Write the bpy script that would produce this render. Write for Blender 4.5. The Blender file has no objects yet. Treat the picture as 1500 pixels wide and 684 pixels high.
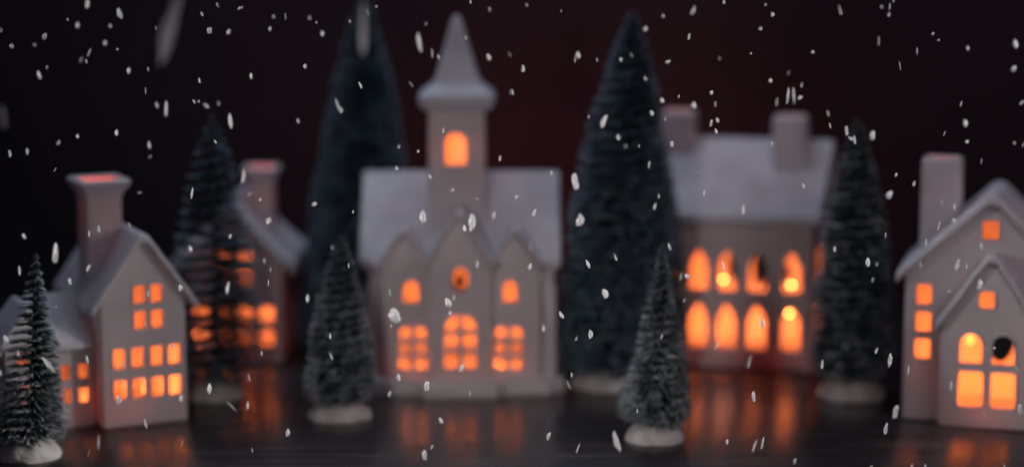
# Ceramic village with bottle-brush trees on a dark wooden table.  1 Blender unit = 10 cm.
import bpy, bmesh, math, random
from mathutils import Vector, Matrix, noise
R = math.radians
rnd = random.Random(7)
scn = bpy.context.scene
COL = scn.collection
scn.unit_settings.scale_length = 0.1
scn.view_settings.view_transform = 'Standard'
scn.view_settings.look = 'None'
scn.view_settings.exposure = 0
scn.view_settings.gamma = 1

# ------------------------------------------------------------------ camera
CAM_H, PITCH, FPX = 2.97, R(9), 3125.0          # focal length in pixels of the 1500 px wide photo
cam_d = bpy.data.cameras.new('camera')
cam = bpy.data.objects.new('camera', cam_d)
COL.objects.link(cam)
cam.location = (0, 0, CAM_H)
cam.rotation_euler = (R(90) - PITCH, 0, 0)
cam_d.sensor_width = 36
cam_d.lens = 75
cam_d.clip_start = 0.05
cam_d.clip_end = 200
cam_d.dof.use_dof = True
cam_d.dof.focus_distance = 10.92
cam_d.dof.aperture_fstop = 0.22
scn.camera = cam
FW = Vector((0, math.cos(PITCH), -math.sin(PITCH)))
UP = Vector((0, math.sin(PITCH), math.cos(PITCH)))

def ray(px, py):
    return FW + Vector((1, 0, 0)) * ((px - 750) / FPX) + UP * ((342 - py) / FPX)
def ground(px, py, z=0.0):
    d = ray(px, py)
    return Vector((0, 0, CAM_H)) + d * ((z - CAM_H) / d.z)
def at_depth(px, py, y):
    d = ray(px, py)
    return Vector((0, 0, CAM_H)) + d * (y / d.y)

# ------------------------------------------------------------------ materials
def new_mat(name):
    m = bpy.data.materials.new(name)
    m.use_nodes = True
    nt = m.node_tree
    for n in list(nt.nodes):
        nt.nodes.remove(n)
    out = nt.nodes.new('ShaderNodeOutputMaterial')
    return m, nt, out
def N(nt, t, **kw):
    n = nt.nodes.new(t)
    for k, v in kw.items():
        if k in n.inputs:
            n.inputs[k].default_value = v
        else:
            setattr(n, k, v)
    return n
def noise_tex(nt, scale, detail=4, vec=None, rough=0.55):
    n = N(nt, 'ShaderNodeTexNoise', Scale=scale, Detail=detail, Roughness=rough)
    if vec is not None:
        nt.links.new(vec, n.inputs['Vector'])
    return n
def ramp(nt, fac, stops):
    r = nt.nodes.new('ShaderNodeValToRGB')
    cr = r.color_ramp
    while len(cr.elements) < len(stops):
        cr.elements.new(0.5)
    for e, (p, c) in zip(cr.elements, stops):
        e.position = p
        e.color = (*c, 1)
    nt.links.new(fac, r.inputs[0])
    return r

def porcelain(name, c0, c1, rough=0.38, trans=0.065):
    m, nt, out = new_mat(name)
    tc = N(nt, 'ShaderNodeTexCoord')
    n1 = noise_tex(nt, 4.0, 5, tc.outputs['Object'])
    r = ramp(nt, n1.outputs['Fac'], [(0.3, c0), (0.7, c1)])
    p = N(nt, 'ShaderNodeBsdfPrincipled', Roughness=rough)
    p.inputs['Specular IOR Level'].default_value = 0.4
    nt.links.new(r.outputs[0], p.inputs['Base Color'])
    n2 = noise_tex(nt, 22.0, 3, tc.outputs['Object'])
    b = N(nt, 'ShaderNodeBump', Strength=0.12, Distance=0.02)
    nt.links.new(n2.outputs['Fac'], b.inputs['Height'])
    nt.links.new(b.outputs[0], p.inputs['Normal'])
    t = N(nt, 'ShaderNodeBsdfTranslucent', Color=(0.9, 0.36, 0.27, 1))
    mx = N(nt, 'ShaderNodeMixShader', Fac=trans)
    nt.links.new(p.outputs[0], mx.inputs[1])
    nt.links.new(t.outputs[0], mx.inputs[2])
    nt.links.new(mx.outputs[0], out.inputs[0])
    return m
M_PORC = porcelain('white_porcelain', (0.66, 0.62, 0.635), (0.77, 0.73, 0.745))
M_SNOWROOF = porcelain('satin_white_roof', (0.62, 0.61, 0.65), (0.84, 0.83, 0.87), 0.5, 0.08)

def simple(name, c0, c1, scale, rough, bump=0.0, bscale=30, trans=0.0):
    m, nt, out = new_mat(name)
    tc = N(nt, 'ShaderNodeTexCoord')
    n1 = noise_tex(nt, scale, 5, tc.outputs['Object'])
    r = ramp(nt, n1.outputs['Fac'], [(0.38, c0), (0.62, c1)])
    p = N(nt, 'ShaderNodeBsdfPrincipled', Roughness=rough)
    nt.links.new(r.outputs[0], p.inputs['Base Color'])
    if bump:
        n2 = noise_tex(nt, bscale, 4, tc.outputs['Object'])
        b = N(nt, 'ShaderNodeBump', Strength=bump, Distance=0.02)
        nt.links.new(n2.outputs['Fac'], b.inputs['Height'])
        nt.links.new(b.outputs[0], p.inputs['Normal'])
    sh = p
    if trans:
        t = N(nt, 'ShaderNodeBsdfTranslucent', Color=(*c1, 1))
        sh = N(nt, 'ShaderNodeMixShader', Fac=trans)
        nt.links.new(p.outputs[0], sh.inputs[1])
        nt.links.new(t.outputs[0], sh.inputs[2])
    nt.links.new(sh.outputs[0], out.inputs[0])
    return m
M_NEEDLE = simple('dark_green_bristle', (0.016, 0.050, 0.050), (0.040, 0.090, 0.085), 9, 0.55)
M_NEEDLE_B = simple('cool_lit_bristle', (0.018, 0.046, 0.060), (0.042, 0.085, 0.105), 9, 0.55)  # bluer copy for rear trees; cool back light put into the colour
M_FROST = simple('frosted_bristle_tip', (0.07, 0.125, 0.14), (0.60, 0.64, 0.66), 11, 0.7)
M_FROST_B = simple('cool_lit_frosted_tip', (0.08, 0.15, 0.19), (0.33, 0.46, 0.54), 10, 0.7)  # light frost, with the blue of the back light mixed into its colour
M_WIRE = simple('twisted_wire', (0.05, 0.05, 0.045), (0.12, 0.12, 0.11), 20, 0.4)
M_MOUND = simple('plaster_snow', (0.55, 0.52, 0.50), (0.80, 0.78, 0.76), 7, 0.8, 0.5, 26)
M_FLAKE = simple('snow_flake', (0.80, 0.82, 0.84), (0.92, 0.92, 0.92), 30, 0.6, 0, 30, 0.35)

def emit(name, col, strength):
    m, nt, out = new_mat(name)
    e = N(nt, 'ShaderNodeEmission', Color=(*col, 1), Strength=strength)
    nt.links.new(e.outputs[0], out.inputs[0])
    return m
GLOW = (1.0, 0.20, 0.038)

def glass():
    m, nt, out = new_mat('thin_clear_pane')
    t = N(nt, 'ShaderNodeBsdfTransparent', Color=(1, 1, 1, 1))
    g = N(nt, 'ShaderNodeBsdfGlossy', Roughness=0.15)
    mx = N(nt, 'ShaderNodeMixShader', Fac=0.04)
    nt.links.new(t.outputs[0], mx.inputs[1])
    nt.links.new(g.outputs[0], mx.inputs[2])
    nt.links.new(mx.outputs[0], out.inputs[0])
    return m
M_PANE = glass()

def wood():
    m, nt, out = new_mat('dark_stained_wood')
    tc = N(nt, 'ShaderNodeTexCoord')
    mp = N(nt, 'ShaderNodeMapping')
    mp.inputs['Scale'].default_value = (0.35, 5.0, 1.0)
    nt.links.new(tc.outputs['Object'], mp.inputs[0])
    n1 = noise_tex(nt, 3.0, 8, mp.outputs[0], 0.62)
    r = ramp(nt, n1.outputs['Fac'], [(0.34, (0.012, 0.010, 0.011)), (0.52, (0.034, 0.028, 0.029)), (0.68, (0.085, 0.068, 0.066))])
    p = N(nt, 'ShaderNodeBsdfPrincipled')
    p.inputs['Specular IOR Level'].default_value = 0.85
    p.inputs['Anisotropic'].default_value = 0.75
    tg = N(nt, 'ShaderNodeCombineXYZ', X=0.0, Y=1.0, Z=0.0)
    nt.links.new(tg.outputs[0], p.inputs['Tangent'])
    nt.links.new(r.outputs[0], p.inputs['Base Color'])
    n2 = noise_tex(nt, 2.2, 4, mp.outputs[0])
    rr = N(nt, 'ShaderNodeMapRange')
    rr.inputs['To Min'].default_value = 0.18
    rr.inputs['To Max'].default_value = 0.28
    nt.links.new(n2.outputs['Fac'], rr.inputs['Value'])
    nt.links.new(rr.outputs[0], p.inputs['Roughness'])
    b = N(nt, 'ShaderNodeBump', Strength=0.15, Distance=0.02)
    nt.links.new(n1.outputs['Fac'], b.inputs['Height'])
    nt.links.new(b.outputs[0], p.inputs['Normal'])
    nt.links.new(p.outputs[0], out.inputs[0])
    return m
M_WOOD = wood()
M_CLOTH = simple('dark_red_cloth', (0.022, 0.015, 0.019), (0.028, 0.018, 0.023), 1.2, 0.95, 0.2, 60)

# ------------------------------------------------------------------ object helpers
def empty(name, loc, rz, label, cat, group=None):
    o = bpy.data.objects.new(name, None)
    COL.objects.link(o)
    o.location = loc
    o.rotation_euler = (0, 0, R(rz))
    o['label'] = label
    o['category'] = cat
    if group:
        o['group'] = group
    return o
def smooth(me, ang=38):
    for p in me.polygons:
        p.use_smooth = True
    me.set_sharp_from_angle(angle=R(ang))
def link_mesh(name, me, mats, parent=None, sm=True):
    me.name = name
    if len(me.materials):
        me.materials.clear()
    for m in (mats if isinstance(mats, (list, tuple)) else [mats]):
        me.materials.append(m)
    if sm:
        smooth(me)
    o = bpy.data.objects.new(name, me)
    COL.objects.link(o)
    if parent:
        o.parent = parent
    return o
def bm_mesh(bm):
    bmesh.ops.recalc_face_normals(bm, faces=bm.faces)
    if bm.calc_volume(signed=True) < 0:
        bmesh.ops.reverse_faces(bm, faces=bm.faces)
    me = bpy.data.meshes.new('m')
    bm.to_mesh(me)
    bm.free()
    return me

def prism(pts, a0, a1, axis='y'):
    """closed outline pts [(u,v)] extruded between a0 and a1; axis y: (u,a,v), axis x: (a,u,v)"""
    bm = bmesh.new()
    f = (lambda u, v, a: (u, a, v)) if axis == 'y' else (lambda u, v, a: (a, u, v))
    A = [bm.verts.new(f(u, v, a0)) for u, v in pts]
    B = [bm.verts.new(f(u, v, a1)) for u, v in pts]
    bm.faces.new(A)
    bm.faces.new(B[::-1])
    n = len(pts)
    for i in range(n):
        bm.faces.new((A[i], B[i], B[(i + 1) % n], A[(i + 1) % n]))
    bmesh.ops.recalc_face_normals(bm, faces=bm.faces)
    return bm
def box(x0, x1, y0, y1, z0, z1):
    return prism([(x0, z0), (x1, z0), (x1, z1), (x0, z1)], y0, y1)
def bevel(bm, w, seg=3, ang=25):
    es = [e for e in bm.edges if len(e.link_faces) == 2 and e.calc_face_angle(0) > R(ang)]
    bmesh.ops.bevel(bm, geom=es, offset=w, segments=seg, profile=0.5, affect='EDGES', clamp_overlap=True)
    return bm
def join(*bms):
    out = bmesh.new()
    for b in bms:
        me = bpy.data.meshes.new('t')
        b.to_mesh(me)
        b.free()
        out.from_mesh(me)
        bpy.data.meshes.remove(me)
    return out
def loft(rings, cap0=True, cap1=True, closed=False):
    bm = bmesh.new()
    V = [[bm.verts.new(p) for p in r] for r in rings]
    n = len(V[0])
    k = len(V)
    for j in range(k if closed else k - 1):
        a, b = V[j], V[(j + 1) % k]
        for i in range(n):
            bm.faces.new((a[i], a[(i + 1) % n], b[(i + 1) % n], b[i]))
    if not closed:
        if cap0:
            bm.faces.new(V[0][::-1])
        if cap1:
            bm.faces.new(V[-1])
    bmesh.ops.recalc_face_normals(bm, faces=bm.faces)
    return bm
def sq_ring(cx, cy, z, hx, hy=None, rad=0.25, seg=4):
    """rounded rectangle ring"""
    hy = hx if hy is None else hy
    r = rad * min(hx, hy)
    pts = []
    for q, (sx, sy) in enumerate(((1, 1), (-1, 1), (-1, -1), (1, -1))):
        for k in range(seg + 1):
            a = R(90) * (q + k / seg)
            pts.append((cx + sx * (hx - r) + r * math.cos(a), cy + sy * (hy - r) + r * math.sin(a), z))
    return pts
def cut(base, cutters):
    """boolean difference, evaluated to a plain mesh"""
    ob = bpy.data.objects.new('tmp', bm_mesh(base))
    COL.objects.link(ob)
    tmp = []
    for c in cutters:
        co = bpy.data.objects.new('tmpc', bm_mesh(c))
        COL.objects.link(co)
        tmp.append(co)
        md = ob.modifiers.new('b', 'BOOLEAN')
        md.operation = 'DIFFERENCE'
        md.solver = 'EXACT'
        md.object = co
    dg = bpy.context.evaluated_depsgraph_get()
    dg.update()
    me = bpy.data.meshes.new_from_object(ob.evaluated_get(dg))
    for o in tmp + [ob]:
        d = o.data
        bpy.data.objects.remove(o)
        bpy.data.meshes.remove(d)
    return me

def outline(shape, w, h):
    """window outline centred on 0,0"""
    a, b = w / 2, h / 2
    if shape == 'oval':
        return [(a * math.cos(t), b * math.sin(t)) for t in [2 * math.pi * i / 28 for i in range(28)]]
    if shape == 'arch':
        zc = b - a
        return [(-a, -b), (a, -b)] + [(a * math.cos(t), zc + a * math.sin(t)) for t in [math.pi * i / 14 for i in range(15)]]
    if shape == 'pointed':
        zc = b - 2.1 * a
        pts = [(-a, -b), (a, -b)]
        for i in range(9):
            t = i / 8
            pts.append((a * (1 - t ** 1.7), zc + 2.1 * a * t ** 0.92))
        for i in range(7, -1, -1):
            t = i / 8
            pts.append((-a * (1 - t ** 1.7), zc + 2.1 * a * t ** 0.92))
        return pts
    r = min(a, b) * 0.28
    pts = []
    for q, (sx, sy) in enumerate(((1, 1), (-1, 1), (-1, -1), (1, -1))):
        for k in range(4):
            t = R(90) * (q + k / 3)
            pts.append((sx * (a - r) + r * math.cos(t), sy * (b - r) + r * math.sin(t)))
    return pts
def place(pts, x, z, s=0.0):
    out = []
    for u, v in pts:
        l = math.hypot(u, v) or 1
        out.append((x + u + s * u / l, z + v + s * v / l))
    return out
def window(parent, shape, x, z, w, h, y, cutters, grid=None, thick=0.04):
    """bores the opening (cutters) and adds the window part: raised lip, pane, bars; y = outer wall face"""
    o = outline(shape, w, h)
    cutters.append(prism(place(o, x, z), y - 0.06, y + thick + 0.05))
    n = len(o)
    inner, outer = place(o, x, z, -0.001), place(o, x, z, 0.008)
    lip = loft([[(u, y - 0.007, v) for u, v in outer], [(u, y - 0.007, v) for u, v in inner],
                [(u, y + 0.012, v) for u, v in inner], [(u, y + 0.012, v) for u, v in outer]], closed=True)
    parts = [lip]
    if grid:
        nc, nr = grid
        bw = 0.031
        for i in range(1, nc):
            xc = x - w / 2 + w * i / nc
            parts.append(box(xc - bw / 2, xc + bw / 2, y + 0.003, y + 0.028, z - h / 2 + 0.002, z + h / 2 - 0.003))
        for j in range(1, nr):
            zc = z - h / 2 + h * j / nr
            parts.append(box(x - w / 2 + 0.002, x + w / 2 - 0.002, y + 0.005, y + 0.026, zc - bw / 2, zc + bw / 2))
    k = 0
    bm = join(*parts)
    k = len(bm.faces)
    bm = join(bm, prism(place(o, x, z, -0.0015), y + 0.014, y + 0.017))
    me = bm_mesh(bm)
    for i, p in enumerate(me.polygons):
        p.material_index = 1 if i >= k else 0
    return link_mesh('window', me, [M_PORC, M_PANE], parent)

def gable_body(x0, x1, y0, y1, eave, apex, ax=None, t=0.04, z0=0.0, bev=0.02, curve=None):
    """outer shell and the inner void of a gabled hollow house (void opens under the roof)"""
    ax = (x0 + x1) / 2 if ax is None else ax
    prof = [(x0, z0), (x1, z0), (x1, eave), (ax, apex), (x0, eave)]
    outer = bevel(prism(prof, y0, y1), bev, 3)
    inner = prism([(x0 + t, z0 + t), (x1 - t, z0 + t), (x1 - t, eave + 0.05), (ax, apex + 0.06), (x0 + t, eave + 0.05)], y0 + t, y1 - t)
    return outer, inner
def roof_slab(prof, t, y0, y1, bev=0.03, axis='y', seg=4):
    """prof: upper surface polyline (u,z); thickness t straight down"""
    prof = list(prof)
    prof = [((prof[0][0] + prof[1][0]) / 2, prof[1][1] - 0.012)] + prof[2:-2] + [((prof[-1][0] + prof[-2][0]) / 2, prof[-2][1] - 0.012)]
    f = (lambda u, v, a: (u, a, v)) if axis == 'y' else (lambda u, v, a: (a, u, v))
    bm = bmesh.new()
    rows = [[bm.verts.new(f(u, z - d, a)) for u, z in prof] for a, d in ((y0, 0), (y1, 0), (y1, t), (y0, t))]
    n = len(prof)
    for j in range(4):
        p, q = rows[j], rows[(j + 1) % 4]
        for i in range(n - 1):
            bm.faces.new((p[i], p[i + 1], q[i + 1], q[i]))
    bm.faces.new([r[0] for r in rows])
    bm.faces.new([r[-1] for r in rows][::-1])
    bmesh.ops.recalc_face_normals(bm, faces=bm.faces)
    return bevel(bm, bev, seg, 32)
def chimney_bm(cx, cy, z0, z1, h, flare=0.0, wall=0.03, rad=0.2, fz=0.12):
    """hollow square chimney; flare widens the top"""
    R_ = []
    prof = [(z0, h)]
    if flare:
        for k in range(6):
            t = k / 5
            prof.append((z1 - fz * (1 - t) , h + flare * t ** 2.2))
        prof += [(z1 + 0.022, h + flare + 0.004), (z1 + 0.034, h + flare - 0.010)]
        top = z1 + 0.034
    else:
        prof += [(z1 - 0.03, h), (z1 - 0.012, h - 0.003), (z1 - 0.003, h - 0.010), (z1, h - 0.018)]
        top = z1
    for z, r in prof:
        R_.append(sq_ring(cx, cy, z, r, rad=rad))
    hi = h - wall + (flare * 0.45 if flare else 0)
    R_.append(sq_ring(cx, cy, top - 0.006, hi + 0.006, rad=rad))
    R_.append(sq_ring(cx, cy, top - 0.03, hi, rad=rad))
    R_.append(sq_ring(cx, cy, z0, h - wall, rad=rad))
    return loft(R_, closed=True)

def bulb(loc, r, strength, label, group, kind='led_bulb'):
    """small glowing bulb on a socket: bright spot seen through a window"""
    rt = empty(kind, loc, 0, label, 'light bulb', group)
    rings = []
    for k in range(1, 9):
        a = math.pi * k / 9
        rr = r * math.sin(a)
        rings.append([(rr * math.cos(t), rr * math.sin(t), r * 1.15 * -math.cos(a)) for t in [2 * math.pi * i / 14 for i in range(14)]])
    link_mesh('glass_bulb', bm_mesh(loft(rings)), emit('warm_bulb_glow', GLOW, strength), rt)
    s = loft([[(q * math.cos(t), q * math.sin(t), z) for t in [2 * math.pi * i / 12 for i in range(12)]]
              for z, q in ((-r * 1.9, r * 0.6), (-r * 1.12, r * 0.6), (-r * 1.05, r * 0.45))])
    link_mesh('socket', bm_mesh(s), M_PORC, rt)
    return rt
def lamp(root, p, power, r=0.03, col=GLOW):
    d = bpy.data.lights.new('hidden_lamp', 'POINT')
    d.energy = power * LAMP
    d.color = col
    d.shadow_soft_size = r
    o = bpy.data.objects.new('hidden_lamp', d)
    COL.objects.link(o)
    o.location = to_world(root, p)
LAMP = 3.0
def to_world(root, p):
    return Matrix.Translation(root.location) @ root.rotation_euler.to_matrix().to_4x4() @ Vector(p)

# ------------------------------------------------------------------ setting: table and backdrop
def planks():
    parts = []
    edges = [8.6, 10.72, 12.95, 15.5]
    for a, b in zip(edges, edges[1:]):
        parts.append(bevel(box(-7, 7, a + 0.002, b - 0.002, -0.25, 0), 0.004, 2))
    return join(*parts)
tb = link_mesh('table_top', bm_mesh(planks()), M_WOOD)
tb['kind'] = 'structure'
tb['label'] = 'dark stained wooden plank table top with soft orange reflections'
bd = bmesh.new()
rows = []
for j in range(25):
    v = j / 24
    row = []
    for i in range(61):
        u = i / 60
        x = -8 + 16 * u
        row.append(bd.verts.new((x, 18.0 + 0.10 * math.sin(x * 2.3 + 0.6 * math.sin(x)) , -2.5 + 9 * v)))
    rows.append(row)
for j in range(24):
    for i in range(60):
        bd.faces.new((rows[j][i], rows[j][i + 1], rows[j + 1][i + 1], rows[j + 1][i]))
bk = link_mesh('backdrop', bm_mesh(bd), M_CLOTH)
bk['kind'] = 'structure'
bk['label'] = 'dark red cloth hanging behind the village'

HG = 'white ceramic houses lit from inside'
S_IN = 30.0

# ------------------------------------------------------------------ left house: gabled block, low wing, flared chimney
def house_with_wing():
    rt = empty('ceramic_house', (-2.075, 11.785, 0), 26, 'white ceramic house at far left with a low side wing and broad flared chimney', 'house', HG)
    cuts = []
    outer, inner = gable_body(-0.25, 0.25, 0, 0.78, 0.735, 1.095)
    for z in (0.758, 0.612):
        for x in (-0.020, 0.078):
            window(rt, 'rect', x, z, 0.070, 0.105, 0, cuts)
    for z in (0.400, 0.222):
        for x in (-0.146, -0.040, 0.070, 0.174):
            window(rt, 'rect', x, z, 0.070, 0.115, 0, cuts)
    wall = cut(outer, [inner] + cuts)
    # wing: ridge along x, hipped left end, small gabled bay
    cuts2 = []
    y0, y1, xw = 0.12, 0.66, -0.80
    wing = bevel(box(xw, -0.262, y0, y1, 0, 0.47), 0.015, 2)
    wvoid = box(xw + 0.04, -0.29, y0 + 0.04, y1 - 0.04, 0.04, 0.6)
    for x in (-0.425, -0.322):
        for z in (0.326, 0.188):
            window(rt, 'rect', x, z, 0.062, 0.092, y0, cuts2)
    w2 = cut(wing, [wvoid] + cuts2)
    cuts3 = []
    bay, bvoid = gable_body(-0.775, -0.495, 0.055, 0.42, 0.53, 0.68, bev=0.012)
    for x in (-0.675, -0.585):
        for z in (0.452, 0.248):
            window(rt, 'rect', x, z, 0.062, 0.110, 0.055, cuts3)
    hole = box(-0.73, -0.54, 0.12, 0.6, 0.05, 0.60)
    w3 = cut(bay, [bvoid, hole] + cuts3)
    bm = bmesh.new()
    for me in (wall, w2, w3):
        bm.from_mesh(me)
    link_mesh('wall', bm_mesh(bm), M_PORC, rt)
    # roofs
    top = 1.125
    ro = roof_slab([(-0.318, 0.678), (-0.296, 0.715), (-0.025, top - 0.02), (0.025, top - 0.02), (0.296, 0.715), (0.318, 0.678)], 0.055, -0.05, 0.83, 0.022)
    cx, cy = -0.125, 0.40
    r1 = cut(ro, [box(cx - 0.06, cx + 0.06, cy - 0.06, cy + 0.06, 0.5, 1.4)])
    ym, zr = 0.39, 0.745
    wr = bmesh.new()
    def P(x, y, z): return wr.verts.new((x, y, z))
    e = 0.05
    for dz in (0,):
        a, b, c, d = P(xw - e, y0 - e, 0.452), P(-0.262, y0 - e, 0.452), P(-0.262, y1 + e, 0.452), P(xw - e, y1 + e, 0.452)
        a2, b2, c2, d2 = P(xw - e, y0 - e, 0.492), P(-0.262, y0 - e, 0.492), P(-0.262, y1 + e, 0.492), P(xw - e, y1 + e, 0.492)
        r_, s_ = P(-0.56, ym, zr), P(-0.262, ym, zr)
        for f in ((a, b, b2, a2), (b, c, c2, s_, b2), (c, d, d2, c2), (d, a, a2, d2), (a2, b2, s_, r_), (c2, d2, r_, s_), (d2, a2, r_), (a, d, c, b)):
            wr.faces.new(f)
    bmesh.ops.recalc_face_normals(wr, faces=wr.faces)
    bevel(wr, 0.02, 3)
    br = roof_slab([(-0.815, 0.515), (-0.80, 0.545), (-0.65, 0.735), (-0.62, 0.735), (-0.47, 0.545), (-0.455, 0.515)], 0.045, 0.015, 0.40, 0.012)
    bm = bmesh.new()
    bm.from_mesh(r1)
    rf = link_mesh('roof', bm_mesh(bm), M_SNOWROOF, rt)
    link_mesh('wing_roof', bm_mesh(join(wr, br)), M_SNOWROOF, rt)
    link_mesh('chimney', bm_mesh(chimney_bm(cx, cy, 0.80, 1.345, 0.106, 0.046, 0.03, 0.25, 0.10)), M_PORC, rf)
    lamp(rt, (-0.13, 0.10, 0.10), 7, 0.02)
    lamp(rt, (cx, cy, 1.20), 0.45, 0.01, (1.0, 0.12, 0.07))  # added red light inside the chimney, makes its mouth glow
    lamp(rt, (-0.38, 0.20, 0.085), 1.0, 0.02)
    lamp(rt, (-0.62, 0.12, 0.35), 1.5, 0.015)
    return rt
house_with_wing()

# ------------------------------------------------------------------ rear left house, half hidden by a tree
def rear_house():
    rt = empty('ceramic_house', (-1.775, 13.41, 0), 0, 'white ceramic house half hidden behind a tree with a swooping roof and flared chimney', 'house', HG)
    cuts = []
    outer, inner = gable_body(-0.31, 0.305, 0, 0.75, 0.655, 1.01)
    for x in (-0.075, 0.068):
        for z in (0.697, 0.557):
            window(rt, 'rect', x, z, 0.084, 0.084, 0, cuts)
    for x in (-0.215, -0.075, 0.068, 0.205):
        for z in (0.322, 0.170):
            window(rt, 'rect', x, z, 0.084, 0.095, 0, cuts)
    link_mesh('wall', cut(outer, [inner] + cuts), M_PORC, rt)
    half = [(0.02, 1.06), (0.10, 0.945), (0.20, 0.83), (0.30, 0.735), (0.385, 0.68), (0.405, 0.62)]
    prof = [(-u, z) for u, z in half[::-1]] + half
    cx, cy = 0.150, 0.32
    r1 = cut(roof_slab(prof, 0.085, -0.06, 0.80, 0.025), [box(cx - 0.05, cx + 0.05, cy - 0.05, cy + 0.05, 0.4, 1.4)])
    rf = link_mesh('roof', r1, M_SNOWROOF, rt)
    link_mesh('chimney', bm_mesh(chimney_bm(cx, cy, 0.78, 1.205, 0.086, 0.030, 0.026, 0.3, 0.10)), M_PORC, rf)
    lamp(rt, (0.0, 0.09, 0.075), 7, 0.02)
    lamp(rt, (cx, cy, 1.05), 0.45, 0.01, (1.0, 0.12, 0.07))  # unseen red light added in the flue for the glowing rim
rear_house()

# ------------------------------------------------------------------ church
def church():
    rt = empty('ceramic_church', (-0.309, 12.66, 0), 0, 'white ceramic church with a square steeple and three front gables', 'church', HG)
    cuts = []
    t = 0.04
    # main nave, ridge along x
    nave = bevel(prism([(0.0, 0.06), (0.92, 0.06), (0.92, 0.805), (0.46, 1.24), (0.0, 0.805)], -0.565, 0.565, 'x'), 0.02, 3)
    void = prism([(t, 0.09), (0.92 - t, 0.09), (0.92 - t, 0.85), (0.46, 1.28), (t, 0.85)], -0.565 + t, 0.565 - t, 'x')
    # openings behind the bays, and the lamp hole at the back
    pass_c = box(-0.145, 0.145, -0.2, 0.2, 0.07, 0.84)
    pass_l = box(-0.43, -0.20, -0.2, 0.2, 0.07, 0.80)
    pass_r = box(0.20, 0.43, -0.2, 0.2, 0.07, 0.80)
    hole = prism(place(outline('oval', 0.075, 0.13), -0.03, 0.505), 0.7, 1.1)
    n1 = cut(nave, [void, pass_c, pass_l, pass_r, hole])
    # bays
    metas = []
    cc = []
    bc, vc = gable_body(-0.19, 0.19, -0.13, 0.10, 0.815, 1.10, bev=0.012)
    yc = -0.13
    window(rt, 'oval', 0.0, 0.705, 0.102, 0.150, yc, cc)
    window(rt, 'arch', 0.0, 0.330, 0.190, 0.330, yc, cc, (2, 3))
    bopen = box(-0.15, 0.15, 0.0, 0.3, 0.05, 0.93)
    metas.append(cut(bc, [vc, bopen] + cc))
    for s in (-1, 1):
        cs = []
        ys = -0.06
        bs, vs = gable_body(s * 0.325 - 0.155, s * 0.325 + 0.155, ys, 0.10, 0.785, 0.975, bev=0.012)
        window(rt, 'arch', s * 0.297, 0.622, 0.092 if s < 0 else 0.082, 0.132, ys, cs)
        window(rt, 'rect', s * 0.288, 0.275, 0.158, 0.262, ys, cs, (2, 3))
        so = box(s * 0.325 - 0.115, s * 0.325 + 0.115, 0.0, 0.3, 0.05, 0.78)
        metas.append(cut(bs, [vs, so] + cs))
    # corner buttresses
    bm = bmesh.new()
    for me in [n1] + metas:
        bm.from_mesh(me)
    bt = join(*[bevel(prism([(s * 0.535 - 0.045, 0.06), (s * 0.535 + 0.045, 0.06), (s * 0.535 + 0.04, 0.64), (s * 0.535, 0.70), (s * 0.535 - 0.04, 0.64)], -0.045, 0.04), 0.012, 2) for s in (-1, 1)])
    link_mesh('wall', bm_mesh(join(bm, bt)), M_PORC, rt)
    # plinth following the bays
    pl = [(-0.63, 0.97), (-0.63, -0.02), (-0.52, -0.12), (-0.27, -0.13), (-0.22, -0.20), (0.22, -0.20), (0.27, -0.13), (0.52, -0.12), (0.63, -0.02), (0.63, 0.97)]
    pr = loft([[(x * q, y * q + 0.45 * (1 - q), z) for x, y in pl] for z, q in ((0.0, 1.0), (0.055, 1.0), (0.085, 0.985), (0.098, 0.955))])
    link_mesh('plinth', bm_mesh(pr), M_PORC, rt)
    # main roof
    tx, ty, th = -0.026, 0.30, 0.172
    rs = roof_slab([(-0.055, 0.785), (-0.04, 0.82), (0.43, 1.285), (0.49, 1.285), (0.96, 0.82), (0.975, 0.785)], 0.06, -0.615, 0.605, 0.020, 'x', 4)
    slot = [prism([(-0.145, 0.5), (0.145, 0.5), (0.145, 0.855), (0.0, 1.07), (-0.145, 0.855)], -0.1, 0.12)]
    slot += [prism([(c - 0.11, 0.5), (c + 0.11, 0.5), (c + 0.11, 0.80), (c, 0.94), (c - 0.11, 0.80)], -0.1, 0.10) for c in (-0.33, 0.33)]
    rm = cut(rs, [box(tx - 0.12, tx + 0.12, ty - 0.10, ty + 0.10, 0.8, 1.5)] + slot)
    # bay roofs run back into the main slope
    def bay_roof(cx, hw, ez, az, yf, yb):
        return roof_slab([(cx - hw - 0.03, ez - 0.04), (cx - hw, ez), (cx - 0.022, az), (cx + 0.022, az), (cx + hw, ez), (cx + hw + 0.03, ez - 0.04)], 0.050, yf, yb, 0.018)
    b0 = bay_roof(0.0, 0.20, 0.820, 1.125, -0.175, 0.30)
    b1 = bay_roof(-0.330, 0.165, 0.800, 1.010, -0.10, 0.20)
    b2 = bay_roof(0.330, 0.165, 0.800, 1.010, -0.10, 0.20)
    bm = bmesh.new()
    bm.from_mesh(rm)
    rf = link_mesh('roof', bm_mesh(join(bm, b0, b1, b2)), M_SNOWROOF, rt)
    # tower, hollow, with one arched window
    ct = []
    tw = loft([sq_ring(tx, ty, z, th, rad=0.12) for z in (0.93, 1.30, 1.715)])
    tv = box(tx - th + 0.04, tx + th - 0.04, ty - th + 0.04, ty + th - 0.04, 0.90, 1.69)
    two = bpy.data.objects.new('tower', None)
    window(rt, 'arch', tx - 0.004, 1.462, 0.124, 0.188, ty - th, ct)
    link_mesh('tower', cut(tw, [tv] + ct), M_PORC, rt)
    rings = []
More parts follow.
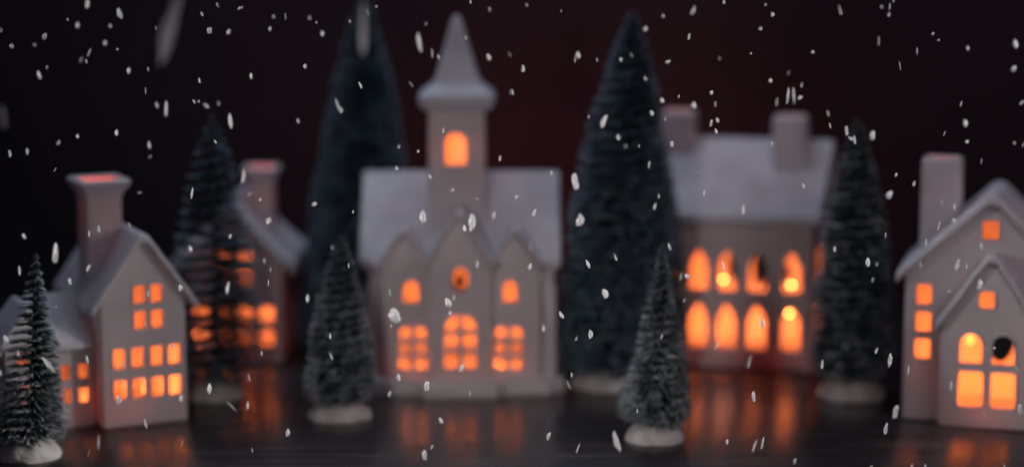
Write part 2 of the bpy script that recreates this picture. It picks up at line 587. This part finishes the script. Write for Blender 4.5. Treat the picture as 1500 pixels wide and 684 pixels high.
    for z, h, rd in ((1.690, 0.170, 0.15), (1.697, 0.205, 0.18), (1.715, 0.222, 0.25), (1.745, 0.234, 0.3), (1.775, 0.230, 0.3), (1.800, 0.208, 0.3), (1.825, 0.172, 0.28),
                     (1.850, 0.146, 0.26), (1.880, 0.130, 0.25), (1.96, 0.107, 0.25), (2.04, 0.084, 0.28), (2.12, 0.061, 0.32), (2.20, 0.038, 0.5), (2.235, 0.026, 0.7), (2.255, 0.014, 0.95)):
        rings.append(sq_ring(tx, ty, z, h, rad=rd))
    link_mesh('spire', bm_mesh(loft(rings)), M_SNOWROOF, rt)
    for x, y in ((-0.29, 0.03), (0.0, -0.03), (0.29, 0.03)):
        lamp(rt, (x, y, 0.118), 5.5, 0.018)
    for s in (-1, 1):
        lamp(rt, (tx + s * 0.105, ty - th + 0.066, 1.47), 0.75, 0.012)
church()

# ------------------------------------------------------------------ rear right house: long eaves front, pointed windows, two chimneys
def long_house():
    rt = empty('ceramic_house', (1.372, 13.27, 0), -14, 'long white ceramic house with two chimneys and two rows of pointed windows', 'house', HG)
    x0, x1, dp = -0.535, 0.520, 0.80
    cuts = []
    body = bevel(prism([(0, 0), (dp, 0), (dp, 1.0), (dp / 2, 1.385), (0, 1.0)], x0, x1, 'x'), 0.02, 3)
    void = prism([(0.04, 0.04), (dp - 0.04, 0.04), (dp - 0.04, 1.05), (dp / 2, 1.43), (0.04, 1.05)], x0 + 0.04, x1 - 0.04, 'x')
    for x in (-0.400, -0.193, -0.012, 0.180, 0.395):
        window(rt, 'pointed', x, 0.632, 0.114, 0.258, 0, cuts)
        window(rt, 'pointed', x, 0.278, 0.116, 0.280, 0, cuts)
    hole = join(*[prism(place(outline('oval', w_, h_), x, z), dp - 0.1, dp + 0.1) for x, z, w_, h_ in ((-0.065, 0.535, 0.12, 0.24), (0.100, 0.520, 0.105, 0.26), (0.262, 0.495, 0.09, 0.14))])
    side = [prism(place(outline('pointed', 0.13, 0.27), 0.40, z), x1 - 0.1, x1 + 0.1, 'x') for z in (0.632, 0.278)]
    link_mesh('wall', cut(body, [void, hole] + side + cuts), M_PORC, rt)
    rs = roof_slab([(-0.075, 0.962), (-0.055, 1.000), (0.37, 1.430), (0.43, 1.430), (dp + 0.055, 1.000), (dp + 0.075, 0.962)], 0.06, x0 - 0.05, x1 + 0.05, 0.024, 'x', 4)
    for v in rs.verts:                                    # the ridge is a little longer than the eaves
        k = (v.co.z - 0.95) / 0.45
        if v.co.x > x1 - 0.05:
            v.co.x += 0.035 * k
    spots = [(x0 + 0.14, 0.38), (0.335, 0.30)]
    rm = cut(rs, [box(a - 0.06, a + 0.06, b - 0.06, b + 0.06, 0.8, 1.7) for a, b in spots])
    rf = link_mesh('roof', rm, M_SNOWROOF, rt)
    for (a, b), z in zip(spots, (1.60, 1.592)):
        link_mesh('chimney', bm_mesh(chimney_bm(a, b, 1.12, z, 0.108, 0.0, 0.034, 0.35)), M_PORC, rf)
    lamp(rt, (*spots[0], 1.44), 0.3, 0.01, (1.0, 0.12, 0.07))  # added red light in the left flue, tints the chimney top
    lamp(rt, (*spots[1], 1.40), 0.12, 0.01, (1.0, 0.12, 0.07))  # weaker added red light in the right flue
    for x in (-0.32, 0.0, 0.32):
        lamp(rt, (x, 0.085, 0.085), 5, 0.02)
    return rt
rt = long_house()
for (px, py, dy, lab) in ((1060, 409, 0.30, 'warm bulb seen in the second upper window of the long house'),
                          (1159, 417, 0.34, 'warm bulb seen in the right upper window of the long house'),
                          (1156, 459, 0.26, 'warm bulb seen at the top of the right lower window of the long house')):
    bulb(at_depth(px, py, 13.27 + dy), 0.008, 85, lab, 'little bulbs seen through the windows of the long house')

# ------------------------------------------------------------------ right house with gabled porch
def porch_house():
    rt = empty('ceramic_house', (2.688, 11.70, 0), -16, 'white ceramic house at the right edge with a gabled porch and plain tall chimney', 'house', HG)
    y0, dp = 0.10, 0.68
    xa, xb, ax = -0.500, 0.430, -0.022
    cuts = []
    outer, inner = gable_body(xa, xb, y0, dp, 0.875, 1.288, ax)
    window(rt, 'rect', -0.035, 1.118, 0.092, 0.108, y0, cuts)
    for z in (0.735, 0.578, 0.422):
        window(rt, 'rect', -0.392, z, 0.086, 0.118, y0, cuts)
    hole = prism(place(outline('oval', 0.17, 0.30), 0.012, 0.40), dp - 0.1, dp + 0.1)
    pas = prism([(-0.24, 0.05), (0.215, 0.05), (0.215, 0.54), (-0.012, 0.84), (-0.24, 0.54)], 0.0, 0.3)
    w1 = cut(outer, [inner, pas, hole] + cuts)
    c2 = []
    po, pv = gable_body(-0.285, 0.262, 0.0, 0.15, 0.60, 0.978, -0.012, bev=0.015)
    window(rt, 'rect', -0.036, 0.738, 0.082, 0.098, 0, c2)
    for x in (-0.115, 0.062):
        window(rt, 'arch', x, 0.458, 0.124, 0.170, 0, c2)
        window(rt, 'rect', x + 0.006, 0.226, 0.136, 0.205, 0, c2)
    bo = box(-0.24, 0.215, 0.05, 0.3, 0.05, 0.78)
    w2 = cut(po, [pv, bo] + c2)
    bm = bmesh.new()
    bm.from_mesh(w1)
    bm.from_mesh(w2)
    link_mesh('wall', bm_mesh(bm), M_PORC, rt)
    rs = roof_slab([(xa - 0.060, 0.830), (xa - 0.045, 0.875), (ax - 0.03, 1.322), (ax + 0.03, 1.322), (xb + 0.045, 0.875), (xb + 0.060, 0.830)], 0.07, y0 - 0.045, dp + 0.06, 0.03)
    cx, cy = -0.335, 0.42
    rm = cut(rs, [box(cx - 0.075, cx + 0.075, cy - 0.075, cy + 0.075, 0.5, 1.7)])
    pr = roof_slab([(-0.325, 0.565), (-0.309, 0.605), (-0.035, 1.000), (0.011, 1.000), (0.285, 0.605), (0.30, 0.565)], 0.05, -0.035, 0.20, 0.022)
    rf = link_mesh('roof', rm, M_SNOWROOF, rt)
    link_mesh('porch_roof', bm_mesh(pr), M_SNOWROOF, rt)
    link_mesh('chimney', bm_mesh(chimney_bm(cx, cy, 0.94, 1.485, 0.115, 0.0, 0.036, 0.35)), M_PORC, rf)
    return rt
pr_ = porch_house()
bulb(at_depth(1421, 497, 11.70 + 0.36), 0.030, 5, 'tall warm bulb seen in the left arched window of the porch house', None)
lamp(pr_, (-0.02, 0.085, 0.085), 7, 0.02)
lamp(pr_, (-0.39, 0.19, 0.30), 2, 0.02)
lamp(pr_, (-0.04, 0.19, 0.96), 1.2, 0.02)
lamp(pr_, (-0.335, 0.42, 1.30), 0.12, 0.01, (1.0, 0.12, 0.07))  # faint red light added inside the chimney, not a room lamp

# ------------------------------------------------------------------ bottle-brush trees
TG = 'bottle brush trees around the houses'
def brush_tree(loc, apex, rad, mound, exp, lin, n, label, blue=False, frost=0.14, pitch=0.085, seed=1, gather=0.93):
    rr = random.Random(seed)
    rt = empty('bottle_brush_tree', loc, 0, label, 'tree', TG)
    mr, mh = mound[0] * 1.07, mound[1] * 1.05
    lean = (apex[0] - loc[0], apex[1] - loc[1])
    H = apex[2]
    zb = mh * 0.98
    axis = lambda z: (lean[0] * z / H, lean[1] * z / H)
    verts, faces, mi = [], [], []
    tiers = max(6, int((H - zb) / pitch))
    for i in range(n):
        # denser sampling where the crown is wide
        while True:
            t = rr.random()                    # 0 tip .. 1 bottom
            f = t ** exp
            prof = f if lin else math.sin(math.pi / 2 * f)
            if rr.random() < 0.25 + 0.75 * prof:
                break
        if t > 0.93:
            prof *= 1 - (t - 0.93) * 2.2
        z = H - t * (H - zb)
        # double helix of the twisted wire: bristles gather on two spiral sheets
        ang = rr.random() * 2 * math.pi
        k = 2 * math.pi * z / (2 * pitch)
        dphi = ((ang - k) % math.pi)
        dphi = dphi - math.pi if dphi > math.pi / 2 else dphi
        z += dphi / (2 * math.pi) * 2 * pitch * (0.96 if rr.random() < gather else rr.uniform(-0.6, 0.8))
        cl = noise.noise(Vector((math.cos(ang) * 1.6, math.sin(ang) * 1.6, z * 4.5 + seed * 7)))
        L = rad * prof * (1 + 0.13 * cl) * (0.90 + 0.14 * rr.random()) * (1 if rr.random() < 0.9 else 0.7) + 0.008
        if z < zb * 0.8:
            z = zb * 0.8
        cx, cy = axis(z)
        lift = rr.uniform(-0.05, 0.09) - 0.10 * (t ** 2)
        d = Vector((math.cos(ang), math.sin(ang), lift))
        w = rr.uniform(0.0030, 0.0052)
        side = Vector((-math.sin(ang), math.cos(ang), rr.uniform(-0.7, 0.7))).normalized() * w
        o = Vector((cx, cy, z))
        sag = Vector((0, 0, -0.05 * L * rr.random()))
        a, m_, e = o + d * 0.004, o + d * (L * (1 - frost * rr.uniform(0.3, 1.6))), o + d * L + sag
        b = len(verts)
        verts += [a - side, a + side, m_ - side * 0.9, m_ + side * 0.9, e - side * 0.8, e + side * 0.8]
        faces += [(b, b + 1, b + 3, b + 2), (b + 2, b + 3, b + 5, b + 4)]
        mi += [0, 1]
    me = bpy.data.meshes.new('foliage')
    me.from_pydata([tuple(v) for v in verts], [], faces)
    me.polygons.foreach_set('material_index', mi)
    me.update()
    link_mesh('foliage', me, [M_NEEDLE_B if blue else M_NEEDLE, M_FROST_B if blue else M_FROST], rt, False)
    # twisted wire trunk
    rings = []
    for j in range(61):
        z = mh * 0.4 + (H + 0.012 - mh * 0.4) * j / 60
        cx, cy = axis(z)
        q = 0.013 * (1 - 0.55 * j / 60)
        rings.append([(cx + q * math.cos(a) * (1 if i % 2 else 0.62), cy + q * math.sin(a) * (1 if i % 2 else 0.62), z)
                      for i, a in enumerate([2 * math.pi * i / 8 + j * 0.5 for i in range(8)])])
    link_mesh('trunk', bm_mesh(loft(rings)), M_WIRE, rt)
    # lumpy plaster snow base
    rings = []
    m = 40
    for z, q in ((0.0, 0.98), (0.05, 1.0), (0.18, 0.965), (0.36, 0.88), (0.55, 0.73), (0.74, 0.52), (0.90, 0.29), (1.0, 0.10)):
        rg = []
        for i in range(m):
            a = 2 * math.pi * i / m
            nz = noise.noise(Vector((math.cos(a) * 1.7 + seed * 3.1, math.sin(a) * 1.7, z * 1.6)))
            n2 = noise.noise(Vector((math.cos(a) * 5 * q + seed, math.sin(a) * 5 * q, z * 4 + 9)))
            r_ = mr * q * (1 + 0.10 * nz + 0.05 * n2)
            rg.append((r_ * math.cos(a), r_ * math.sin(a), max(0, mh * z * (1 + (0.18 * nz + 0.12 * n2) * (z > 0.1)))))
        rings.append(rg)
    link_mesh('snow_base', bm_mesh(loft(rings)), M_MOUND, rt)
    return rt
def tree(mx, my, ax_, ay_, rad, mound, *a, **k):
    g = ground(mx, my)
    g.y += mound[0] * 0.8
    d = ray(mx, my)
    g.x = d.x / d.y * g.y
    p = at_depth(ax_, ay_, g.y)
    return brush_tree(g, p, rad, mound, *a, **k)
tree(42, 677, 53, 374, 0.218, (0.165, 0.120), 0.90, True, 3800, 'small frosted bottle brush tree at the left edge in front of the wing', seed=11, frost=0.28, pitch=0.045, gather=0.9)
tree(315, 588, 311, 172, 0.305, (0.172, 0.125), 0.80, False, 2800, 'mid sized bottle brush tree standing before the half hidden rear left house', blue=True, seed=12, frost=0.20, pitch=0.070, gather=0.96)
tree(527, 522, 533, -3, 0.365, (0.21, 0.12), 0.76, False, 15000, 'tallest dark bottle brush tree left of the church steeple, tip at the top edge', blue=True, seed=13, frost=0.14, pitch=0.075, gather=0.45)
tree(498, 618, 500, 346, 0.206, (0.172, 0.120), 0.88, False, 6000, 'small bottle brush tree at the left front corner of the church', seed=14, frost=0.18, pitch=0.050, gather=0.6)
tree(897, 572, 927, 19, 0.360, (0.24, 0.13), 0.74, False, 15000, 'tall dark bottle brush tree between the church and the long house', blue=True, seed=15, frost=0.14, pitch=0.070, gather=0.5)
tree(965, 556, 968, 195, 0.185, (0.12, 0.10), 0.75, False, 6000, 'slim bluish bottle brush tree squeezed before the left chimney of the long house', blue=True, seed=16, frost=0.45, pitch=0.06)
tree(960, 651, 971, 361, 0.222, (0.160, 0.125), 0.97, True, 6200, 'small frosted bottle brush tree in front at the centre, the one in best focus', seed=17, frost=0.34, pitch=0.046, gather=0.5)
tree(1247, 588, 1256, 178, 0.248, (0.195, 0.145), 0.74, False, 7500, 'mid sized bottle brush tree between the long house and the porch house', seed=18, frost=0.14, pitch=0.058, gather=0.6)

# ------------------------------------------------------------------ falling snow (tile column,row ; x,y,length,width,tilt in thirds of a photo pixel)
FL = {
(0,0): [(160,22,10,8,0),(385,20,40,22,5),(480,15,14,10,-20),(526,63,55,24,-20),(297,88,18,13,0),(342,112,28,20,0),(485,114,20,12,-20),(3,135,20,12,0),(197,162,34,26,20),(354,156,12,8,0),(52,204,24,18,-20),(153,198,18,11,0),(462,191,26,17,0),(516,217,13,15,0),(392,232,42,9,20),(355,267,36,8,22),(379,271,22,15,-10),(567,312,32,20,0),(651,306,22,11,-15),(173,330,36,16,-25),(207,298,18,8,10),(640,400,34,5,0),(690,464,34,12,-20),(730,481,76,17,0),(513,584,32,18,0),(342,600,22,17,0),(258,628,24,11,25),(120,665,32,13,0),(43,672,26,15,-10),(656,640,42,14,-5),(685,125,24,8,-15)],
(1,0): [(205,23,20,13,-15),(241,0,10,12,0),(138,63,24,16,-30),(306,37,28,16,55),(452,75,16,12,0),(505,75,36,5,0),(437,128,22,15,10),(170,135,30,28,0),(255,142,26,19,20),(611,80,20,12,0),(641,100,14,11,0),(667,149,28,20,0),(591,293,26,20,0),(354,335,32,15,0),(127,355,28,11,-10),(103,447,24,13,-25),(123,447,18,14,0),(157,466,32,16,-50),(211,455,24,7,-10),(263,533,76,22,0),(196,624,24,13,-30),(560,533,24,13,-15),(735,465,60,12,-20),(548,195,14,6,15),(40,652,16,6,-30)],
(2,0): [(154,30,14,14,0),(117,56,32,9,-15),(38,95,18,12,0),(73,106,12,10,0),(343,187,92,24,-10),(372,106,18,8,0),(429,252,28,13,-20),(399,235,46,8,0),(568,10,22,10,0),(652,43,20,12,0),(649,253,36,22,-20),(548,167,24,7,-10),(84,375,34,14,-25),(747,405,24,10,0),(307,372,30,6,-35),(415,347,9,9,0),(448,577,30,13,0),(338,666,18,13,0),(253,645,24,9,20),(2,485,28,10,0),(740,240,26,6,-30)],
(3,0): [(65,24,18,14,-20),(67,52,12,8,0),(216,50,16,10,0),(290,244,36,25,-10),(277,265,26,8,0),(374,265,22,9,-15),(49,304,36,17,0),(479,262,22,14,0),(587,128,28,22,20),(665,72,18,12,0),(709,171,14,8,0),(685,273,26,18,60),(587,345,26,13,-30),(659,443,28,22,-30),(615,498,26,20,-20),(733,425,20,11,10),(337,514,18,11,15),(402,536,70,26,20),(468,605,32,21,0),(702,634,30,20,0),(559,642,20,9,0),(499,645,22,8,0),(240,664,14,9,0),(4,408,30,10,-10),(524,243,24,7,-15),(673,525,22,7,0)],
(4,0): [(46,48,46,17,18),(181,10,28,15,0),(364,22,15,14,0),(395,65,22,20,0),(342,128,20,19,0),(28,162,30,14,10),(691,45,46,11,-15),(300,236,14,11,0),(162,257,16,11,0),(134,270,11,11,0),(571,231,17,17,0),(385,356,22,18,0),(523,375,28,10,10),(127,408,22,19,0),(187,404,10,11,0),(516,430,26,20,50),(414,450,42,11,5),(463,420,78,14,0),(488,420,78,12,0),(48,465,36,24,0),(144,458,30,5,0),(153,530,26,17,-15),(125,541,34,13,10),(147,577,26,15,-15),(389,637,26,14,0),(639,499,30,10,-15),(648,553,30,12,-10),(720,575,44,18,-5),(740,610,30,20,-50),(466,322,24,6,20)],
(5,0): [(124,32,14,13,0),(177,6,14,11,0),(160,30,34,9,0),(156,66,26,14,15),(654,23,16,8,0),(112,182,44,8,0),(350,150,18,16,30),(374,178,13,15,0),(503,213,24,16,-15),(507,184,10,9,0),(713,195,42,25,-8),(705,303,28,24,20),(694,243,14,8,0),(740,452,26,14,50),(474,457,28,8,15),(492,542,36,23,-15),(400,588,30,10,20),(499,624,18,17,0),(83,596,42,28,0),(5,615,40,18,-10),(110,595,20,6,30),(708,629,18,9,0),(746,637,26,8,15),(205,290,44,6,-8),(280,225,40,5,0),(105,660,18,8,20)],
(0,1): [(242,62,22,10,30),(45,0,14,12,0),(614,163,24,7,85),(106,354,26,18,-30),(86,506,44,13,0),(244,432,96,28,5),(434,322,40,17,-8),(391,342,30,11,0),(570,311,46,8,-10),(389,494,44,16,28),(307,551,36,19,-20),(246,664,20,14,30),(653,607,34,12,0),(170,170,20,6,-20),(509,512,22,6,0),(660,5,20,8,35)],
(1,1): [(321,90,68,18,5),(94,166,56,15,10),(350,168,44,7,50),(393,192,20,10,20),(267,231,11,11,0),(632,213,26,20,45),(430,287,36,20,10),(520,275,12,10,0),(690,118,16,6,-40),(262,355,24,14,20),(87,409,30,20,-10),(43,582,30,23,0),(250,582,64,17,8),(412,461,28,9,0),(439,500,22,8,0),(429,560,30,6,0),(602,627,44,18,5),(710,405,20,8,-25)],
(2,1): [(243,58,22,12,0),(405,40,12,10,0),(390,93,20,15,-30),(489,153,18,12,0),(52,247,22,9,0),(359,269,64,36,0),(575,292,80,36,0),(542,322,36,20,-20),(671,262,40,13,12),(196,352,16,5,20),(95,427,12,8,0),(32,484,28,9,0),(597,477,34,12,5),(213,600,40,8,0),(470,648,50,34,-20),(495,625,30,12,15),(697,13,26,12,0),(687,40,18,8,15),(596,190,26,6,-70),(728,218,10,8,0)],
(3,1): [(65,14,13,10,0),(99,14,18,8,0),(172,77,18,13,0),(20,182,22,13,20),(277,114,76,34,-10),(300,285,56,40,10),(97,252,40,14,20),(334,476,46,19,-25),(410,606,46,32,-15),(455,447,40,10,-20),(603,40,40,10,10),(645,178,26,9,0),(628,224,36,14,10),(78,490,40,17,15),(80,405,36,6,0),(692,400,40,15,-20),(742,532,40,10,5)],
(4,1): [(60,73,34,7,-75),(93,164,36,10,-5),(267,237,46,16,0),(180,485,46,14,-15),(20,530,30,24,-50),(8,635,26,6,25),(668,411,30,14,0),(681,190,16,7,35),(305,113,14,6,0),(530,130,30,14,-15)],
(5,1): [(188,85,24,15,10),(266,124,28,12,10),(159,172,40,30,15),(142,350,28,10,0),(64,469,44,26,0),(104,477,24,8,0),(445,226,34,13,0),(442,287,22,22,0),(375,312,44,11,10),(320,380,36,14,0),(562,397,40,11,-12),(498,488,28,9,-5),(455,483,56,16,20),(555,568,50,24,8),(420,595,22,8,80),(295,475,40,7,0),(390,205,30,6,-25),(563,25,30,6,0),(85,545,30,6,20)],
(0,2): [(27,126,46,26,-5),(213,232,90,24,-42),(382,212,42,18,-12),(543,235,34,12,10),(521,390,44,26,0),(80,185,20,14,0),(640,495,54,14,-8),(433,577,72,12,0),(390,622,44,6,15),(640,55,26,10,0),(3,270,30,10,0)],
(1,2): [(400,184,26,11,0),(701,109,32,14,0),(706,198,38,10,-25),(171,340,50,25,0),(345,290,44,8,-15),(270,418,70,8,-40),(339,414,42,14,0),(515,533,38,22,8),(218,457,18,6,0),(50,578,34,6,15),(358,608,24,8,-10),(45,383,34,22,0),(8,155,24,14,0)],
(2,2): [(235,18,72,60,-30),(219,65,20,8,0),(375,327,46,28,5),(252,290,38,22,-20),(212,362,34,14,8),(438,480,34,20,-25),(529,247,40,15,18),(565,362,28,8,0),(398,595,26,13,20),(366,630,52,28,-10),(397,537,20,7,-10),(477,8,30,12,0)],
(3,2): [(217,17,40,20,-35),(138,76,38,13,0),(346,100,42,25,0),(161,547,44,20,10),(262,278,26,10,0),(250,325,50,8,-22),(290,600,50,10,20),(460,575,105,26,-15),(551,437,24,10,0),(283,120,26,6,25),(658,110,30,10,15)],
(4,2): [(148,150,44,10,22),(215,178,22,6,0),(292,222,60,12,10),(312,373,54,21,-5),(338,345,22,5,-35),(195,572,28,17,0),(316,590,60,13,22),(351,577,56,16,5),(493,657,30,18,10),(613,233,46,16,0),(683,485,16,6,15),(350,50,54,20,-8)],
(5,2): [(101,174,34,14,15),(161,215,66,22,2),(186,440,60,28,5),(142,517,60,20,8),(242,258,46,10,8),(429,326,54,18,-8),(585,165,32,7,-40),(620,160,14,14,0),(718,248,30,8,-30),(577,452,36,10,-25),(732,428,44,24,0),(8,523,24,6,-30),(80,680,12,16,0),(258,677,16,16,0),(316,677,16,16,0),(664,677,16,12,0)],
}
def flake_mesh(seed):
    bm = bmesh.new()
    bmesh.ops.create_icosphere(bm, subdivisions=2, radius=0.5)
    for v in bm.verts:
        d = v.co.normalized()
        k = 1 + 0.42 * noise.noise(d * 1.9 + Vector((seed * 5.3, 0, 0))) + 0.22 * noise.noise(d * 4.5 + Vector((0, seed * 2.7, 0)))
        v.co = d * 0.5 * k
    return bm_mesh(bm)
flake_meshes = [flake_mesh(s) for s in range(7)]
for me in flake_meshes:
    me.name = 'snowflake'
    me.materials.append(M_FLAKE)
    smooth(me, 60)
BIG = {
 (578, 462): 'largest round white snowflake, before the lower left window of the church',
 (692, 325): 'bright oval snowflake in front of the central gable of the church',
 (620, 318): 'greyish blurred snowflake on the church roof between left and central gables',
 (657, 444): 'ragged white snowflake just below the oval church window',
 (903, 648): 'long pale snowflake low over the table left of the front centre tree',
 (884, 179): 'bright slanting snowflake before the upper part of the tall right tree',
}
flakes = []
def add_flake(px, py, ln, wd, tilt, depth, label):
    me = flake_meshes[len(flakes) % 7]
    o = bpy.data.objects.new('snowflake', me)
    COL.objects.link(o)
    p = at_depth(px, py, depth)
    s = (p - Vector((0, 0, CAM_H))).length / FPX
    o.location = p
    o.scale = (wd * s * 0.86, min(wd, ln) * s * rnd.uniform(0.5, 0.9), ln * s * 0.95)
    o.rotation_euler = (R(rnd.uniform(-14, 14)), R(tilt + rnd.uniform(-4, 4)), 0)
    o['label'] = label
    o['category'] = 'snowflake'
    o['group'] = 'falling snowflakes'
    flakes.append(o)
lst = []
for (c, r), L in FL.items():
    for (x, y, ln, wd, tilt) in L:
        lst.append((c * 250 + x / 3, r * 228 + y / 3, ln / 3, wd / 3, tilt))
lst.sort(key=lambda q: -q[2] * q[3])
for (px, py, ln, wd, tilt) in lst[:296]:
    lab = 'small white snowflake falling through the air in front of the village'
    for (bx, by), t in list(BIG.items()):
        if abs(bx - px) < 6 and abs(by - py) < 6:
            lab = t
            del BIG[(bx, by)]
            break
    dep = rnd.uniform(10.25, 10.78) if max(ln, wd) < 20 else rnd.uniform(10.15, 10.5)
    add_flake(px, py, max(2.0, ln - 1.0), max(1.5, wd - 1.0), tilt, dep, lab)
add_flake(247, 46, 110, 20, 18, 9.0, 'large dim out of focus snow streak near the top left corner')
add_flake(532, 44, 84, 10, 0, 9.1, 'dim upright snow streak in front of the tip of the tallest tree')
add_flake(4, 172, 32, 8, -2, 9.4, 'dim upright snow streak cut by the left edge above the small tree')
print('flakes', len(flakes), 'listed', len(lst), 'unmatched big', list(BIG))

# ------------------------------------------------------------------ light
def area(name, loc, target, sx, sy, power, col, spread=180):
    d = bpy.data.lights.new(name, 'AREA')
    d.shape = 'RECTANGLE'
    d.size, d.size_y = sx, sy
    d.energy = power
    d.color = col
    d.spread = R(spread)
    o = bpy.data.objects.new(name, d)
    COL.objects.link(o)
    o.location = loc
    o.rotation_euler = (Vector(target) - Vector(loc)).to_track_quat('-Z', 'Y').to_euler()
    return o
area('overhead_softbox', (-1.0, 14.2, 7.5), (0, 12.6, 0), 6, 3, 150, (0.70, 0.80, 1.0))
area('front_softbox', (4.1, 8.6, 2.9), (0.8, 12.3, 0.6), 1.8, 1.4, 24, (1.0, 0.87, 0.90))
area('front_left_fill', (-1.4, 6.6, 2.2), (0.0, 12.0, 0.3), 0.6, 0.6, 6.0, (1.0, 0.88, 0.86), 58)  # added fill out of frame, lifts tree bases and house fronts
area('snow_light_left', (-4.2, 10.15, 2.2), (0, 10.45, 1.3), 0.5, 2.6, 8.3, (1.0, 0.97, 0.95), 26)  # added off-frame strip light, brightens only the sheet of flakes
area('snow_light_right', (4.2, 10.15, 2.2), (0, 10.45, 1.3), 0.5, 2.6, 8.3, (1.0, 0.97, 0.95), 26)  # matching added strip light from the other side
area('backdrop_red_light', (0.6, 16.2, -0.5), (0.9, 18.0, 1.3), 3.0, 0.4, 16, (1.0, 0.10, 0.07), 140)  # unseen red light added behind the table for the backdrop glow

w = bpy.data.worlds.new('World')
scn.world = w
w.use_nodes = True
bgn = w.node_tree.nodes['Background']
bgn.inputs[0].default_value = (0.70, 0.66, 1.0, 1)
bgn.inputs[1].default_value = 0.027

scn.cycles.use_denoising = True
scn.cycles.max_bounces = 10
scn.cycles.diffuse_bounces = 6
scn.cycles.transparent_max_bounces = 12
scn.cycles.sample_clamp_indirect = 4.0
scn.cycles.caustics_reflective = False
scn.cycles.caustics_refractive = False
